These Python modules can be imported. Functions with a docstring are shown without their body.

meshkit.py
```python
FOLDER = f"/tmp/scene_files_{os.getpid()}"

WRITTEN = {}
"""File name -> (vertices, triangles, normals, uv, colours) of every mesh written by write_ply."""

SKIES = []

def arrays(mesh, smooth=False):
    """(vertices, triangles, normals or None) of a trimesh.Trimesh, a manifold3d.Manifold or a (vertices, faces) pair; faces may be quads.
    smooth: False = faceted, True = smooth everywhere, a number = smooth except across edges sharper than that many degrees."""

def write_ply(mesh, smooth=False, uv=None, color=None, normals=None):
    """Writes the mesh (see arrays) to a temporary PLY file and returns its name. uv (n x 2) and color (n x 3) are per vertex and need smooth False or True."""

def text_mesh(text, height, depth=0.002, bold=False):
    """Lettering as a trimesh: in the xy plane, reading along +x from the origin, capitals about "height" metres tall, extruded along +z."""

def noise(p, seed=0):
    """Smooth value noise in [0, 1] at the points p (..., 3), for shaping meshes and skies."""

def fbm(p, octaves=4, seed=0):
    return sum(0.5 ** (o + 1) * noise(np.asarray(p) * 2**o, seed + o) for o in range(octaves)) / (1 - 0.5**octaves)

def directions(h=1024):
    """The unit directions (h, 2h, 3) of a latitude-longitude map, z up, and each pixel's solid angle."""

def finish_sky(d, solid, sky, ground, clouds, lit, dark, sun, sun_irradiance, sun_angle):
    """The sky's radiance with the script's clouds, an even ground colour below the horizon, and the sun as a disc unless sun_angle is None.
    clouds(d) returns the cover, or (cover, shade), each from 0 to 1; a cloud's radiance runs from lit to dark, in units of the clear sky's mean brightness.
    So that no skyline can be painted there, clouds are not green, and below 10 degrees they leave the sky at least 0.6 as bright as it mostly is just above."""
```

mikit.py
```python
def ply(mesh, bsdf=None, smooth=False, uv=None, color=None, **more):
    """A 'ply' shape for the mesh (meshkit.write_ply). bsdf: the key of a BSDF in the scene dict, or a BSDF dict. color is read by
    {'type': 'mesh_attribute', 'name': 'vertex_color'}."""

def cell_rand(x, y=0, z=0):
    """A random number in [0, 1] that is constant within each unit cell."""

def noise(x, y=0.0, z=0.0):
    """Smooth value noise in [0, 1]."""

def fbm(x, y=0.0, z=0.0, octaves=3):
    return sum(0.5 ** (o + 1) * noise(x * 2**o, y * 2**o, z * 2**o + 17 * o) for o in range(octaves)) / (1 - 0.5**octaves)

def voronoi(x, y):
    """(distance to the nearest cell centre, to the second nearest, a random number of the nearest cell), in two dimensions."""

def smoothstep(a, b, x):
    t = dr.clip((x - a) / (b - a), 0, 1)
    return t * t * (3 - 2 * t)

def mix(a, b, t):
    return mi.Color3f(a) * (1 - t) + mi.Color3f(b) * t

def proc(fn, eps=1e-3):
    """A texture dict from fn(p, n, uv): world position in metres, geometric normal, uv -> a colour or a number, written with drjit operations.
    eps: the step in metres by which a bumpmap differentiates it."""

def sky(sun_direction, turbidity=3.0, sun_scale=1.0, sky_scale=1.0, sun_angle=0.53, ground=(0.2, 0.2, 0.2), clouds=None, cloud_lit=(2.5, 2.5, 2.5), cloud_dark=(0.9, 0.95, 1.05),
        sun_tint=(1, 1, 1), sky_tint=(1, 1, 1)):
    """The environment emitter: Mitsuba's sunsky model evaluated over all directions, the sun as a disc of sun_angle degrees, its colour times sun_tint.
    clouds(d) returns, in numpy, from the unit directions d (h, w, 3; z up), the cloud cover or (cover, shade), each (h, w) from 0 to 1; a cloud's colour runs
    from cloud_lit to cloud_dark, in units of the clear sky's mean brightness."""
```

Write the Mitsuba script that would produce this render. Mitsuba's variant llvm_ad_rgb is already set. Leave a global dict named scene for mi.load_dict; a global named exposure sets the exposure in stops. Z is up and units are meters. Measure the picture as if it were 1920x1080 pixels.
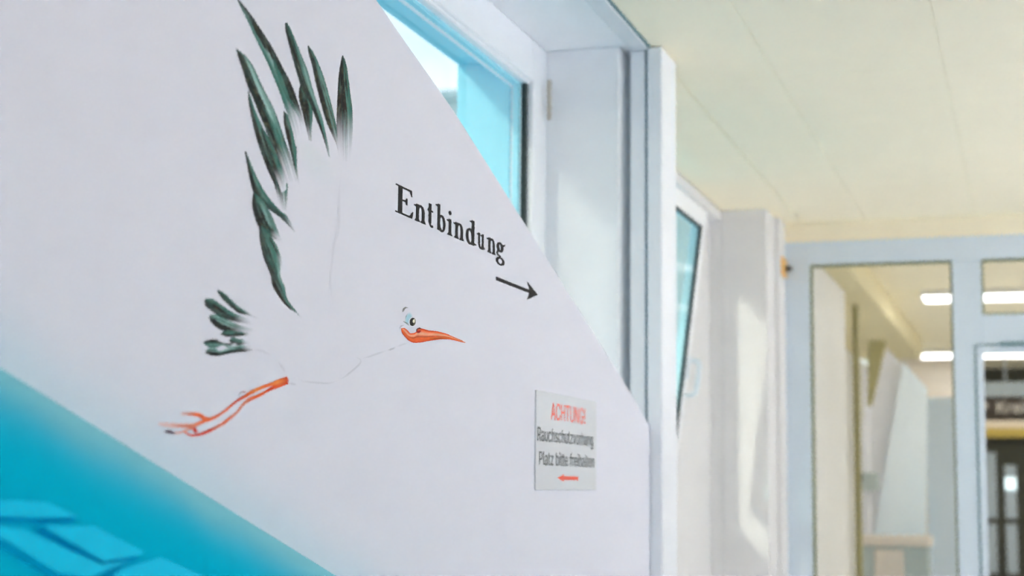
import math
import numpy as np
import trimesh
import drjit as dr
import mitsuba as mi
import mikit
import meshkit
from shapely.geometry import Polygon, LineString, Point, box as sbox
from shapely.ops import unary_union
from shapely import affinity

scene, labels = {}, {}
T = mi.ScalarTransform4f
V = np.array

# ------------------------------------------------------------------ camera
F = 3000.0                                   # focal length in pixels of a 1920 wide frame
EYE = V([0.0, 0.0, 1.5])
ROLL = 0.010
YAW, PITCH = 0.31314959, 0.12246120


def basis(yaw, pitch, roll):
    f = V([-math.sin(yaw) * math.cos(pitch), math.cos(yaw) * math.cos(pitch), math.sin(pitch)])
    r0 = np.cross(f, [0, 0, 1])
    r0 /= np.linalg.norm(r0)
    u0 = np.cross(r0, f)
    r = r0 * math.cos(roll) + u0 * math.sin(roll)
    return f, r, np.cross(r, f)


FWD, RIGHT, UP = basis(YAW, PITCH, ROLL)
scene['camera'] = {
    'type': 'thinlens', 'fov': math.degrees(2 * math.atan(960 / F)), 'fov_axis': 'x',
    'aperture_radius': 0.0085, 'focus_distance': 3.05, 'near_clip': 0.05, 'far_clip': 500.0,
    'to_world': T().look_at(origin=EYE.tolist(), target=(EYE + FWD).tolist(), up=UP.tolist())}

# ------------------------------------------------------------------ sky and exposure
exposure = 0.52


SUN_SCALE = 1.3


def clouds(d):
    p = d / np.maximum(d[..., 2:3], 0.08)
    n = meshkit.fbm(np.stack([p[..., 0], p[..., 1], 0 * p[..., 0]], -1) * 0.6, 5, 3)
    return np.clip((n - 0.25) * 4, 0, 1), np.clip((n - 0.5) * 0.8, 0, 1)


SUN = (-0.175, -1.0, 0.20)
scene['sky'] = mikit.sky(SUN, turbidity=4.0, sun_scale=SUN_SCALE, sky_scale=10.0, sun_angle=1.5, sun_tint=(0.55, 0.9, 1.9), sky_tint=(0.93, 1.0, 1.06), clouds=clouds,
                         cloud_lit=(1.9, 1.95, 2.1), cloud_dark=(1.2, 1.25, 1.35), ground=(0.3, 0.32, 0.33))

LAMP = 9.0                                   # radiance of the corridor's ceiling lamps
PEND = 14.0                                  # radiance of the added unseen tube lamps


# ------------------------------------------------------------------ helpers
def ray(px, py):
    return FWD + RIGHT * (px - 960) / F - UP * (py - 540) / F


def at(px, py, axis, value):
    """The point of the plane axis = value that shows at this place of the photograph."""
    d = ray(px, py)
    return EYE + d * (value - EYE[axis]) / d[axis]


def on_plane(px, py, p0, n):
    d = ray(px, py)
    return EYE + d * (np.dot(V(p0) - EYE, n) / np.dot(d, n))


def bx(x0, x1, y0, y1, z0, z1, c=0.002):
    """A box with chamfered edges."""
    lo, hi = np.minimum([x0, y0, z0], [x1, y1, z1]), np.maximum([x0, y0, z0], [x1, y1, z1])
    c = min(c, 0.3 * (hi - lo).min())
    pts = []
    for s in np.ndindex(2, 2, 2):
        for k in range(3):
            p = np.where(s, hi - c, lo + c)
            p[k] = hi[k] if s[k] else lo[k]
            pts.append(p)
    return trimesh.convex.convex_hull(V(pts))


def sheet_x(x, y0, y1, z0, z1):
    return trimesh.Trimesh([[x, y0, z0], [x, y1, z0], [x, y1, z1], [x, y0, z1]], [[0, 1, 2], [0, 2, 3]], process=False)


def sheet_y(y, x0, x1, z0, z1):
    return trimesh.Trimesh([[x0, y, z0], [x1, y, z0], [x1, y, z1], [x0, y, z1]], [[0, 1, 2], [0, 2, 3]], process=False)


def join(*m):
    return trimesh.util.concatenate(list(m))


def cyl(p0, p1, r, n=20):
    return trimesh.creation.cylinder(r, segment=[p0, p1], sections=n)


def prism(poly, thick, origin, ex, ey):
    """The polygon (in ex, ey from origin) extruded by thick along ex x ey."""
    m = []
    for g in getattr(poly, 'geoms', [poly]):
        if g.area < 1e-9:
            continue
        e = trimesh.creation.extrude_polygon(g, abs(thick), engine='earcut')
        m.append(e)
    m = join(*m)
    ex, ey = V(ex, float), V(ey, float)
    ez = np.cross(ex, ey)
    M = np.eye(4)
    M[:3, 0], M[:3, 1], M[:3, 2], M[:3, 3] = ex, ey, ez, origin
    if thick < 0:
        M[:3, 3] += ez * thick
    m.apply_transform(M)
    return m


def obj(name, mesh, mat, parent=None, smooth=False, **more):
    base = f'{parent}__{name}' if parent else name
    key, i = base, 0
    while key in scene:
        i += 1
        key = f'{base}_{i:03d}'
    scene[key] = mikit.ply(mesh, mat, smooth, **more)
    return key


def tag(key, label=None, cat=None, group=None, kind=None):
    d = labels.setdefault(key, {})
    for k, v in (('label', label), ('category', cat), ('group', group), ('kind', kind)):
        if v:
            d[k] = v
    return key


def struct(name, mesh, mat, label, cat, **more):
    return tag(obj(name, mesh, mat, **more), label, cat, kind='structure')


# ------------------------------------------------------------------ materials
def mat(name, rgb, rough=0.5, spec=0.5, **more):
    c = {'type': 'rgb', 'value': list(rgb)} if not isinstance(rgb, dict) else rgb
    scene[name] = {'type': 'twosided', 'b': {'type': 'principled', 'base_color': c, 'roughness': rough, 'specular': spec, **more}}
    return name


def plaster(a, s=9.0, amp=0.025):
    a = [float(x) for x in a]
    return mikit.proc(lambda p, n, uv: mi.Color3f(*a) * (1 - amp + 2 * amp * mikit.fbm(p.x * s, p.y * s, p.z * s)))


PANEL = (0.755, 0.765, 0.84)
# soft cyan glow put into the base colour along the parapet's lower edge: EDGE is that edge in the wall's (y, z)
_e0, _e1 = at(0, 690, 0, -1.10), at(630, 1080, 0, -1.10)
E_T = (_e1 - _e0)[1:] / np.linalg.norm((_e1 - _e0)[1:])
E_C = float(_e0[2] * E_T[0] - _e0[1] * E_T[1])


def edge_glow(p, n, uv):
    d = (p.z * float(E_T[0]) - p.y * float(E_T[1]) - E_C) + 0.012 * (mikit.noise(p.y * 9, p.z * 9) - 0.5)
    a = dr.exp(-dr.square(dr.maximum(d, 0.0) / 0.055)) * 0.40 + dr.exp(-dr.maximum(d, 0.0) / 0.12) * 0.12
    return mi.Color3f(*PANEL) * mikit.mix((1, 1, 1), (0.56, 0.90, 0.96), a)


def board_paint(p, n, uv):  # paler glow towards the parapet edge, put into the board's colour
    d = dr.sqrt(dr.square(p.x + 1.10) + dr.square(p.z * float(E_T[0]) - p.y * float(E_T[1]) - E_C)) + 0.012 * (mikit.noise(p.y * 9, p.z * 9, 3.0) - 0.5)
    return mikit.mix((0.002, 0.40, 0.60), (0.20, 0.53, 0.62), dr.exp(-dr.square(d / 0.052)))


mat('panel_paint', mikit.proc(edge_glow), 0.6, 0.12)
mat('mural_paint', {'type': 'mesh_attribute', 'name': 'vertex_color'}, 0.6, 0.12)
mat('wall_paint', plaster((0.775, 0.775, 0.775)), 0.7, 0.3)
mat('ceiling_paint', plaster((0.96, 0.89, 0.69), 9.0, 0.012), 0.8, 0.2)
mat('soffit_paint', plaster((0.70, 0.63, 0.40)), 0.8, 0.2)
mat('recess_paint', plaster((0.88, 0.91, 0.93)), 0.7, 0.2)
mat('far_ceiling_paint', plaster((0.92, 0.86, 0.66)), 0.8, 0.2)
mat('far_wall_paint', plaster((0.74, 0.735, 0.68)), 0.7, 0.3)
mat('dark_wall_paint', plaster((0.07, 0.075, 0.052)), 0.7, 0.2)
mat('floor_vinyl', plaster((0.80, 0.80, 0.78), 4.0, 0.03), 0.3, 0.5)
mat('window_white', (0.90, 0.92, 0.94), 0.35, 0.5)
mat('reveal_cyan', (0.26, 0.74, 0.86), 0.5, 0.4)
mat('gasket_rubber', (0.012, 0.03, 0.028), 0.5, 0.4)
mat('hinge_metal', (0.50, 0.47, 0.40), 0.4, 0.5)
mat('rail_white', (0.85, 0.88, 0.92), 0.4, 0.5)
mat('slot_dark', (0.16, 0.27, 0.29), 0.6, 0.3)
mat('trim_metal', (0.72, 0.76, 0.78), 0.45, 0.5)
mat('door_metal', (0.69, 0.79, 0.88), 0.4, 0.5)
mat('door_gasket', (0.22, 0.25, 0.14), 0.6, 0.3)
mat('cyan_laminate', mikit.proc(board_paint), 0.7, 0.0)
mat('cyan_light_laminate', (0.0, 0.52, 0.80), 0.6, 0.05)
mat('sign_plastic', (0.68, 0.70, 0.725), 0.4, 0.4)
mat('ink_red', (0.80, 0.11, 0.06), 0.5, 0.3)
mat('ink_black', (0.010, 0.011, 0.010), 0.6, 0.1)
mat('ink_grey', (0.07, 0.08, 0.075), 0.6, 0.1)
mat('brass', (0.78, 0.45, 0.10), 0.4, 0.5)
mat('black_plastic', (0.03, 0.03, 0.03), 0.4, 0.5)
mat('grey_plastic', (0.45, 0.52, 0.50), 0.4, 0.5)
mat('olive_metal', (0.34, 0.31, 0.13), 0.5, 0.4)
mat('cabinet_cream', (0.72, 0.66, 0.58), 0.5, 0.4)
mat('sign_board_brown', (0.045, 0.032, 0.018), 0.5, 0.4)
mat('sign_letter', (0.85, 0.80, 0.72), 0.5, 0.3)
mat('beam_ochre', (0.42, 0.31, 0.06), 0.6, 0.3)
mat('beam_beige', (0.62, 0.52, 0.38), 0.6, 0.3)
mat('pale_blue_paint', (0.66, 0.78, 0.87), 0.6, 0.3)
mat('far_blue_white', (0.82, 0.92, 0.98), 0.6, 0.3)
mat('facade_white', (0.85, 0.86, 0.9), 0.7, 0.2)
mat('facade_grey', (0.30, 0.46, 0.50), 0.7, 0.2)
scene['glass'] = {'type': 'thindielectric', 'int_ior': 1.3}
scene['tinted_glass'] = {'type': 'thindielectric', 'int_ior': 1.03, 'specular_transmittance': {'type': 'rgb', 'value': [0.55, 0.85, 0.9]}}
mat('lamp_body', (0.85, 0.85, 0.83), 0.5, 0.4)

# ------------------------------------------------------------------ main measures
ZC = 2.87                  # ceiling height
XP = -1.10                 # face of the painted parapet
XW = -1.44                 # room side of the window wall
XO = -1.672                # outer face of the window wall
Y_REV = 4.75               # near side of the first pillar
Y_END = 8.30               # glazed partition
XR = 1.75                  # right wall
Y_BACK = -4.0

struct('floor', bx(-1.7, 2.0, Y_BACK, 22.0, -0.1, 0.0), 'floor_vinyl', 'light grey vinyl corridor floor', 'floor')
struct('wall_right', bx(XR, XR + 0.2, Y_BACK, 22.0, 0.0, ZC), 'wall_paint', 'white right wall of the corridor', 'wall')
struct('wall_back', bx(-1.7, 2.0, Y_BACK - 0.2, Y_BACK, 0.0, ZC), 'wall_paint', 'white wall behind the camera', 'wall')

# ------------------------------------------------------------------ ceiling with its large boards
struct('ceiling', bx(-1.7, 2.0, Y_BACK, Y_END + 0.12, ZC + 0.02, ZC + 0.12), 'ceiling_paint', 'cream corridor ceiling of large boards', 'ceiling')
xs = [-1.10, -0.775, -0.235, 0.42, 1.08, XR]
ys = [Y_BACK, -1.6, 0.6, 2.9, 5.27, 7.18, Y_END - 0.004]
for i in range(len(xs) - 1):
    for j in range(len(ys) - 1):
        obj('board', bx(xs[i] + 0.0005, xs[i + 1] - 0.0005, ys[j] + 0.0005, ys[j + 1] - 0.0005, ZC, ZC + 0.019, 0.001), 'ceiling_paint', 'ceiling')
obj('board', bx(XW, -1.103, 4.985, Y_END - 0.004, ZC, ZC + 0.019, 0.003), 'ceiling_paint', 'ceiling')
tag(obj('recess_board', bx(XW, -1.166, 0.4, 4.984, ZC, ZC + 0.019, 0.003), 'recess_paint', 'ceiling'), 'white ceiling strip above the window recess')

# ------------------------------------------------------------------ window wall, pillars
W1 = (2.1, 4.60, 0.95, 2.815)      # opening of window 1: y0 y1 z0 z1
W2 = (5.15, 7.03, 1.45, 2.82)
XN = -1.50                 # frame plane of window 2, set back into the wall
Y_NICHE = 7.815
wl = [bx(XO, XW, Y_BACK, W1[0], 0, ZC), bx(XO, XW, W1[0], W1[1], 0, W1[2]), bx(XO, XW, W1[0], W1[1], W1[3], ZC),
      bx(XO, XW, W1[1], W2[0], 0, ZC), bx(XO, XN, W2[0], W2[1], 0, W2[2]), bx(XO, XW, W2[0], Y_NICHE, W2[3], ZC),
      bx(XO, XN, W2[1], Y_NICHE, 0, W2[3]), bx(XO, XW, Y_NICHE, Y_END + 0.1, 0, ZC)]
struct('wall_left', join(*wl), 'wall_paint', 'white window wall along the left of the corridor', 'wall')
tag(obj('pillar', bx(XW, -1.193, Y_REV, 5.0, 0, ZC, 0.004), 'recess_paint', 'wall_left'), 'white pillar beside the first window')
obj('pillar', bx(XW, -1.212, 7.82, 8.08, 0, ZC, 0.004), 'wall_paint', 'wall_left')
obj('pillar_step', bx(XW, -1.19, 8.08, Y_END - 0.002, 0, ZC, 0.004), 'wall_paint', 'wall_left')


def reveal_lining(parent, y0, y1, z0, z1, xi):
    t = 0.012
    for nm, b in (('reveal_side', (XO + 0.0, xi, y1 - t, y1, z0, z1)), ('reveal_side', (XO + 0.0, xi, y0, y0 + t, z0, z1)),
                  ('reveal_top', (XO + 0.0, xi, y0, y1, z1 - t, z1)), ('reveal_sill', (XO + 0.0, xi, y0, y1, z0, z0 + t))):
        obj(nm, bx(*b, 0.001), 'reveal_cyan', parent)


# window 1: fixed white frame and sash, black glazing gasket, pane, hinges
def frame_mesh(x0, x1, y0, y1, z0, z1, w, c=0.004):
    return join(bx(x0, x1, y0, y0 + w, z0, z1, c), bx(x0, x1, y1 - w, y1, z0, z1, c),
                bx(x0, x1, y0 + w, y1 - w, z1 - w, z1, c), bx(x0, x1, y0 + w, y1 - w, z0, z0 + w, c))


g1 = (2.2, 4.56, 1.05, 2.742)      # visible glass of window 1
w1 = struct('window_1', frame_mesh(XW - 0.06, XW + 0.012, 2.0, 4.748, 0.85, ZC - 0.002, 0.15), 'window_white',
            'white framed window behind the diagonal top edge of the painted parapet', 'window')
obj('sash', frame_mesh(XW - 0.02, XW + 0.022, 2.12, 4.645, 0.97, 2.80, 0.072), 'window_white', w1)
obj('gasket', frame_mesh(XW - 0.012, XW + 0.004, g1[0] - 0.005, g1[1] + 0.014, g1[2] - 0.005, g1[3] + 0.016, 0.021), 'gasket_rubber', w1)
obj('pane', sheet_x(XW - 0.008, g1[0], g1[1], g1[2], g1[3]), 'glass', w1)
obj('glazing_spacer', frame_mesh(XW - 0.03, XW - 0.012, g1[0] + 0.02, g1[1] - 0.012, g1[2], g1[3] - 0.012, 0.022, 0.001), 'reveal_cyan', w1)
for zz in (2.765, 2.165):
    h = at(1043, 180, 0, XW + 0.03)
    obj('hinge', join(cyl([XW + 0.03, 4.715, zz - 0.125], [XW + 0.03, 4.715, zz], 0.007), cyl([XW + 0.03, 4.715, zz - 0.09], [XW + 0.03, 4.715, zz - 0.085], 0.009)), 'hinge_metal', w1, smooth=40)
reveal_lining(w1, *W1, XW - 0.06)

# window 2: fixed frame, sash tilted inwards at the top about its lower edge
w2 = struct('window_2', frame_mesh(XN - 0.06, XN + 0.003, W2[0], W2[1], W2[2], W2[3], 0.016), 'window_white',
            'white window beyond the guide rail with its sash tilted inwards', 'window')
tilt = math.radians(7.2)
hc = at(1268, 840, 0, XN + 0.05)
hz, hy1, hy0 = 1.60, hc[1], 5.22
hx = XN + 0.004


def tilted(m):
    M = trimesh.transformations.rotation_matrix(tilt, [0, 1, 0], [hx, 0, hz])
    m = m.copy()
    m.apply_transform(M)
    return m


top2 = at(1330, 405, 1, hy1)[2] / math.cos(tilt) + 0.01
obj('sash', tilted(frame_mesh(hx, hx + 0.05, hy0, hy1, hz, top2, 0.075)), 'window_white', w2)
obj('gasket', tilted(frame_mesh(hx + 0.034, hx + 0.051, hy0 + 0.072, hy1 - 0.072, hz + 0.072, top2 - 0.072, 0.014)), 'gasket_rubber', w2)
obj('pane', tilted(sheet_x(hx + 0.042, hy0 + 0.07, hy1 - 0.07, hz + 0.07, top2 - 0.07)), 'tinted_glass', w2)
hzz = hz + 0.42
hd = [tilted(bx(hx + 0.05, hx + 0.062, hy1 - 0.052, hy1 - 0.022, hzz - 0.05, hzz + 0.05, 0.004))]
grip = [[hx + 0.058, hy1 - 0.037, hzz + 0.03], [hx + 0.092, hy1 - 0.037, hzz + 0.03], [hx + 0.104, hy1 - 0.037, hzz + 0.015], [hx + 0.104, hy1 - 0.037, hzz - 0.10], [hx + 0.09, hy1 - 0.037, hzz - 0.118], [hx + 0.062, hy1 - 0.037, hzz - 0.122]]
for a, b in zip(grip[:-1], grip[1:]):
    hd.append(tilted(join(cyl(a, b, 0.010, 14), trimesh.creation.icosphere(2, 0.010).apply_translation(b))))
obj('handle', join(*hd), 'rail_white', w2, smooth=40)
reveal_lining(w2, *W2, XN - 0.06)

# ------------------------------------------------------------------ smoke curtain casing and guide rail
XT0, XT1 = -1.163, -1.106
k = obj('casing', bx(XT0, XT1, 0.3, 4.78, ZC - 0.012, ZC + 0.018, 0.002), 'trim_metal', 'smoke_curtain_casing')
tag('smoke_curtain_casing', 'long pale metal smoke curtain casing in the ceiling above the parapet', 'casing')
tag('smoke_curtain_rail', 'white upright guide rail with dark slot at the end of the parapet', 'guide rail')
obj('casing_seam', join(bx(XT1, XT1 + 0.006, 0.3, 4.785, ZC - 0.006, ZC + 0.018, 0.001), bx(XT0 - 0.003, XT0, 0.3, 4.785, ZC - 0.004, ZC + 0.018, 0.001)), 'slot_dark', 'smoke_curtain_casing')
obj('profile', join(bx(-1.166, -1.1185, 4.785, 4.985, 0, ZC - 0.003, 0.004), bx(-1.109, -1.062, 4.775, 4.985, 0, ZC - 0.003, 0.004)), 'rail_white', 'smoke_curtain_rail')
obj('rail_slot', bx(-1.1185, -1.109, 4.80, 4.97, 0, ZC - 0.003, 0.001), 'slot_dark', 'smoke_curtain_rail')

# ------------------------------------------------------------------ painted stair parapet
top_px = [(700, -8), (755, 72), (850, 207), (985, 421), (1160, 700), (1185, 742)]
top = [at(*q, 0, XP)[1:] for q in top_px]
e0, e1 = at(0, 690, 0, XP), at(630, 1080, 0, XP)
slope = (e1[2] - e0[2]) / (e1[1] - e0[1])


def low(y):
    return e0[2] + slope * (y - e0[1])


ytop = top[0][0] - (2.85 - top[0][1]) / 0.30
poly = Polygon([(0.5, low(0.5)), (0.5, 2.85), (max(ytop, 0.55), 2.85)] + [tuple(t) for t in top] + [(4.77, top[-1][1] - 0.08), (4.77, low(4.77))])
par = prism(poly, -0.055, [XP, 0, 0], [0, 1, 0], [0, 0, 1])
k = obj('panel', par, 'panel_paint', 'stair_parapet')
tag('stair_parapet', 'white sloping parapet panel carrying the painted stork', 'parapet')

# cyan apron: leans out into the corridor from the parapet's lower edge
LEAN = math.radians(25)
dn = V([math.sin(LEAN), 0, -math.cos(LEAN)])
along = (e1 - e0) / np.linalg.norm(e1 - e0)
ap_n = np.cross(along, dn)
if ap_n[2] < 0:
    ap_n = -ap_n
ap_n /= np.linalg.norm(ap_n)
gap = V([0.0015, 0, -0.0005])
a0, a1 = e0 - along * 0.9 + gap, e0 + along * 3.2 + gap
Lap = 0.62
quad = V([a0, a1, a1 + dn * Lap, a0 + dn * Lap])
ap = trimesh.Trimesh(np.vstack([quad, quad - V([0, 0, 0.04])]), [[0, 1, 2], [0, 2, 3], [4, 6, 5], [4, 7, 6], [0, 4, 5], [0, 5, 1], [1, 5, 6], [1, 6, 2], [2, 6, 7], [2, 7, 3], [3, 7, 4], [3, 4, 0]])
ap.fix_normals()
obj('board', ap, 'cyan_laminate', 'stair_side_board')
tag('stair_side_board', 'glossy cyan sloping side board below the painted parapet', 'side board')
ex = along
ey = np.cross(ap_n, ex)


def on_apron(pts):
    return Polygon([((on_plane(x, y, e0, ap_n) - e0) @ ex, (on_plane(x, y, e0, ap_n) - e0) @ ey) for x, y in pts])


for pts in ([(-40, 946), (20, 948), (70, 950), (132, 978), (60, 979), (-40, 976)],
            [(62, 995), (160, 994), (200, 1015), (256, 1043), (240, 1050), (178, 1061), (110, 1022)],
            [(-60, 985), (0, 998), (22, 1000), (172, 1066), (230, 1058), (150, 1092), (90, 1082), (0, 1026), (-60, 1000)],
            [(210, 1075), (285, 1052), (420, 1110), (300, 1130), (180, 1100)]):
    obj('strip', prism(on_apron(pts), 0.012, e0, ex, ey), 'cyan_light_laminate', 'stair_side_board')

# ------------------------------------------------------------------ the painted stork
rng = np.random.default_rng(7)
WALL = V(PANEL)
layer = [0.0001]


def to_wall(px, off):
    d = FWD + RIGHT * ((px[..., :1] - 960) / F) - UP * ((px[..., 1:] - 540) / F)
    return EYE + d * ((XP + off - EYE[0]) / d[..., :1])


def resample(pts, n):
    p = V(pts, float)
    # smooth through the points (Catmull-Rom), even in arc length
    e = np.vstack([2 * p[0] - p[1], p, 2 * p[-1] - p[-2]])
    out = []
    for i in range(1, len(e) - 2):
        t = np.linspace(0, 1, 16, endpoint=False)[:, None]
        a, b, c, d = e[i - 1], e[i], e[i + 1], e[i + 2]
        out.append(0.5 * (2 * b + (c - a) * t + (2 * a - 5 * b + 4 * c - d) * t**2 + (3 * b - a - 3 * c + d) * t**3))
    q = np.vstack(out + [p[-1:]])
    s = np.r_[0, np.cumsum(np.linalg.norm(np.diff(q, axis=0), axis=1))]
    u = np.linspace(0, s[-1], n)
    return np.stack([np.interp(u, s, q[:, 0]), np.interp(u, s, q[:, 1])], 1)


def sheet(grid, col, name, parent):
    """A grid (nt, ns, 2) of places on the parapet with a colour each, as a coat of paint."""
    nt, ns = grid.shape[:2]
    layer[0] += 0.000012
    v = to_wall(grid, layer[0]).reshape(-1, 3)
    i, j = np.meshgrid(np.arange(nt - 1), np.arange(ns - 1), indexing='ij')
    q = np.stack([i * ns + j, i * ns + j + 1, (i + 1) * ns + j + 1, (i + 1) * ns + j], -1).reshape(-1, 4)
    f = np.vstack([q[:, [0, 1, 2]], q[:, [0, 2, 3]]])
    a = v[f]
    nx = np.cross(a[:, 1] - a[:, 0], a[:, 2] - a[:, 0])[:, 0]
    f[nx < 0] = f[nx < 0][:, ::-1]
    return obj(name, trimesh.Trimesh(v, f, process=False), 'mural_paint', parent, color=np.clip(col, 0, 1).reshape(-1, 3))


def lin(*rgb):
    c = V(rgb) / 255.0
    return np.where(c < 0.04045, c / 12.92, ((c + 0.055) / 1.055) ** 2.4) * 0.92


DARK, TEAL, PALE, BROWN, OLIVE = lin(3, 14, 12), lin(50, 114, 102), lin(168, 208, 202), lin(40, 26, 16), lin(118, 116, 72)


def nz(a, b, seed):
    return meshkit.fbm(np.stack([a, b, 0 * a + seed * 7.3], -1), 3, seed)


def ss(a, b, x):
    t = np.clip((x - a) / (b - a), 0, 1)
    return t * t * (3 - 2 * t)


def feather(left, right, name='wing_feather', dark_side=0, fade=0.6, brown=0.25, pale=0.3, teal=0.6, parent='stork_painting', tipfade=0.0, pale_at=0.65):
    nt, ns = 110, 26
    L, R = resample(left, nt), resample(right, nt)
    s = np.linspace(0, 1, ns)[None, :, None]
    grid = L[:, None] * (1 - s) + R[:, None] * s
    t, s = np.meshgrid(np.linspace(0, 1, nt), np.linspace(0, 1, ns), indexing='ij')
    seed = int(rng.integers(1, 999))
    streak = nz(s * 9 + 0.6 * t, t * 3.5, seed)                     # brush strokes along the feather
    fine = nz(s * 24, t * 14, seed + 1)
    hatch = 0.5 + 0.5 * np.sin((t * 210 + s * 16))
    side = s if dark_side else 1 - s
    d = ss(0.42, 0.62, 0.42 * side + 0.62 * streak + 0.16 * (fine - 0.5))
    c = TEAL * 1.0 + 0 * s[..., None]
    pl = (ss(0.48, 0.68, nz(s * 6 + 3, t * 2.2, seed + 2)) * pale * 2.0 * np.exp(-((s - pale_at) / 0.28) ** 2))[..., None]
    c = c * (1 - pl) + PALE * pl
    dk = np.clip(d * 1.3 - 0.55 * (1 - teal) * 0 + 0.12 * (hatch - 0.5), 0, 1)[..., None]
    s0 = 0.70 if dark_side else 0.28
    band = 0.92 * np.exp(-((s - s0 - 0.10 * (nz(t * 3, t * 0, seed + 7) - 0.5)) / 0.17) ** 2) * ss(0.02, 0.12, t) * (1 - ss(0.75, 0.95, t)) * ss(0.30, 0.48, nz(s * 16, t * 5, seed + 8))
    dk = np.maximum(dk, band[..., None])
    bw = ss(0.5, 0.72, nz(s * 5, t * 4, seed + 3))[..., None] * min(1, brown * 2.2)
    c = c * (1 - dk) + (DARK * (1 - bw) + BROWN * bw) * dk
    ol = (ss(0.58, 0.70, nz(s * 14, t * 30, seed + 4)) * 0.35)[..., None]
    c = c * (1 - ol) + OLIVE * ol
    hi = (ss(0.56, 0.68, nz(s * 20, t * 6, seed + 9)) * 0.3)[..., None]
    c = c * (1 - hi) + lin(136, 174, 164) * hi
    tip = np.exp(-t / 0.07)[..., None]
    c = c * (1 - 0.7 * tip) + DARK * 0.7 * tip
    edge = np.exp(-np.minimum(s, 1 - s) / 0.06)[..., None] * 0.5 * ss(0.02, 0.2, t)[..., None]
    c = c * (1 - edge) + DARK * edge
    jag = nz(s * 11, t * 0.8, seed + 5) - 0.5
    a = (1 - ss(fade, 1.0, t + 0.55 * jag * ss(fade * 0.7, 1, t)))
    a *= 0.55 + 0.45 * (1 - ss(fade, 1, t) * ss(0.45, 0.6, nz(s * 18, t * 2, seed + 6)))
    a = np.where(t > 0.995, 0, a)
    if tipfade:
        a = a * ss(-0.02, tipfade, t)
    a = a[..., None]
    return sheet(grid, c * a + WALL * (1 - a), name, parent)


def z1(pts, s, ox, oy):
    return [(ox + x / s, oy + y / s) for x, y in pts]


tag('stork_painting', 'painted flying stork with dark wing feathers and orange beak on the white parapet', 'painting')
A = lambda p: z1(p, 3.375, 400, 0)
B = lambda p: z1(p, 3.176, 400, 270)
C = lambda p: z1(p, 4.909, 340, 520)
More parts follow.
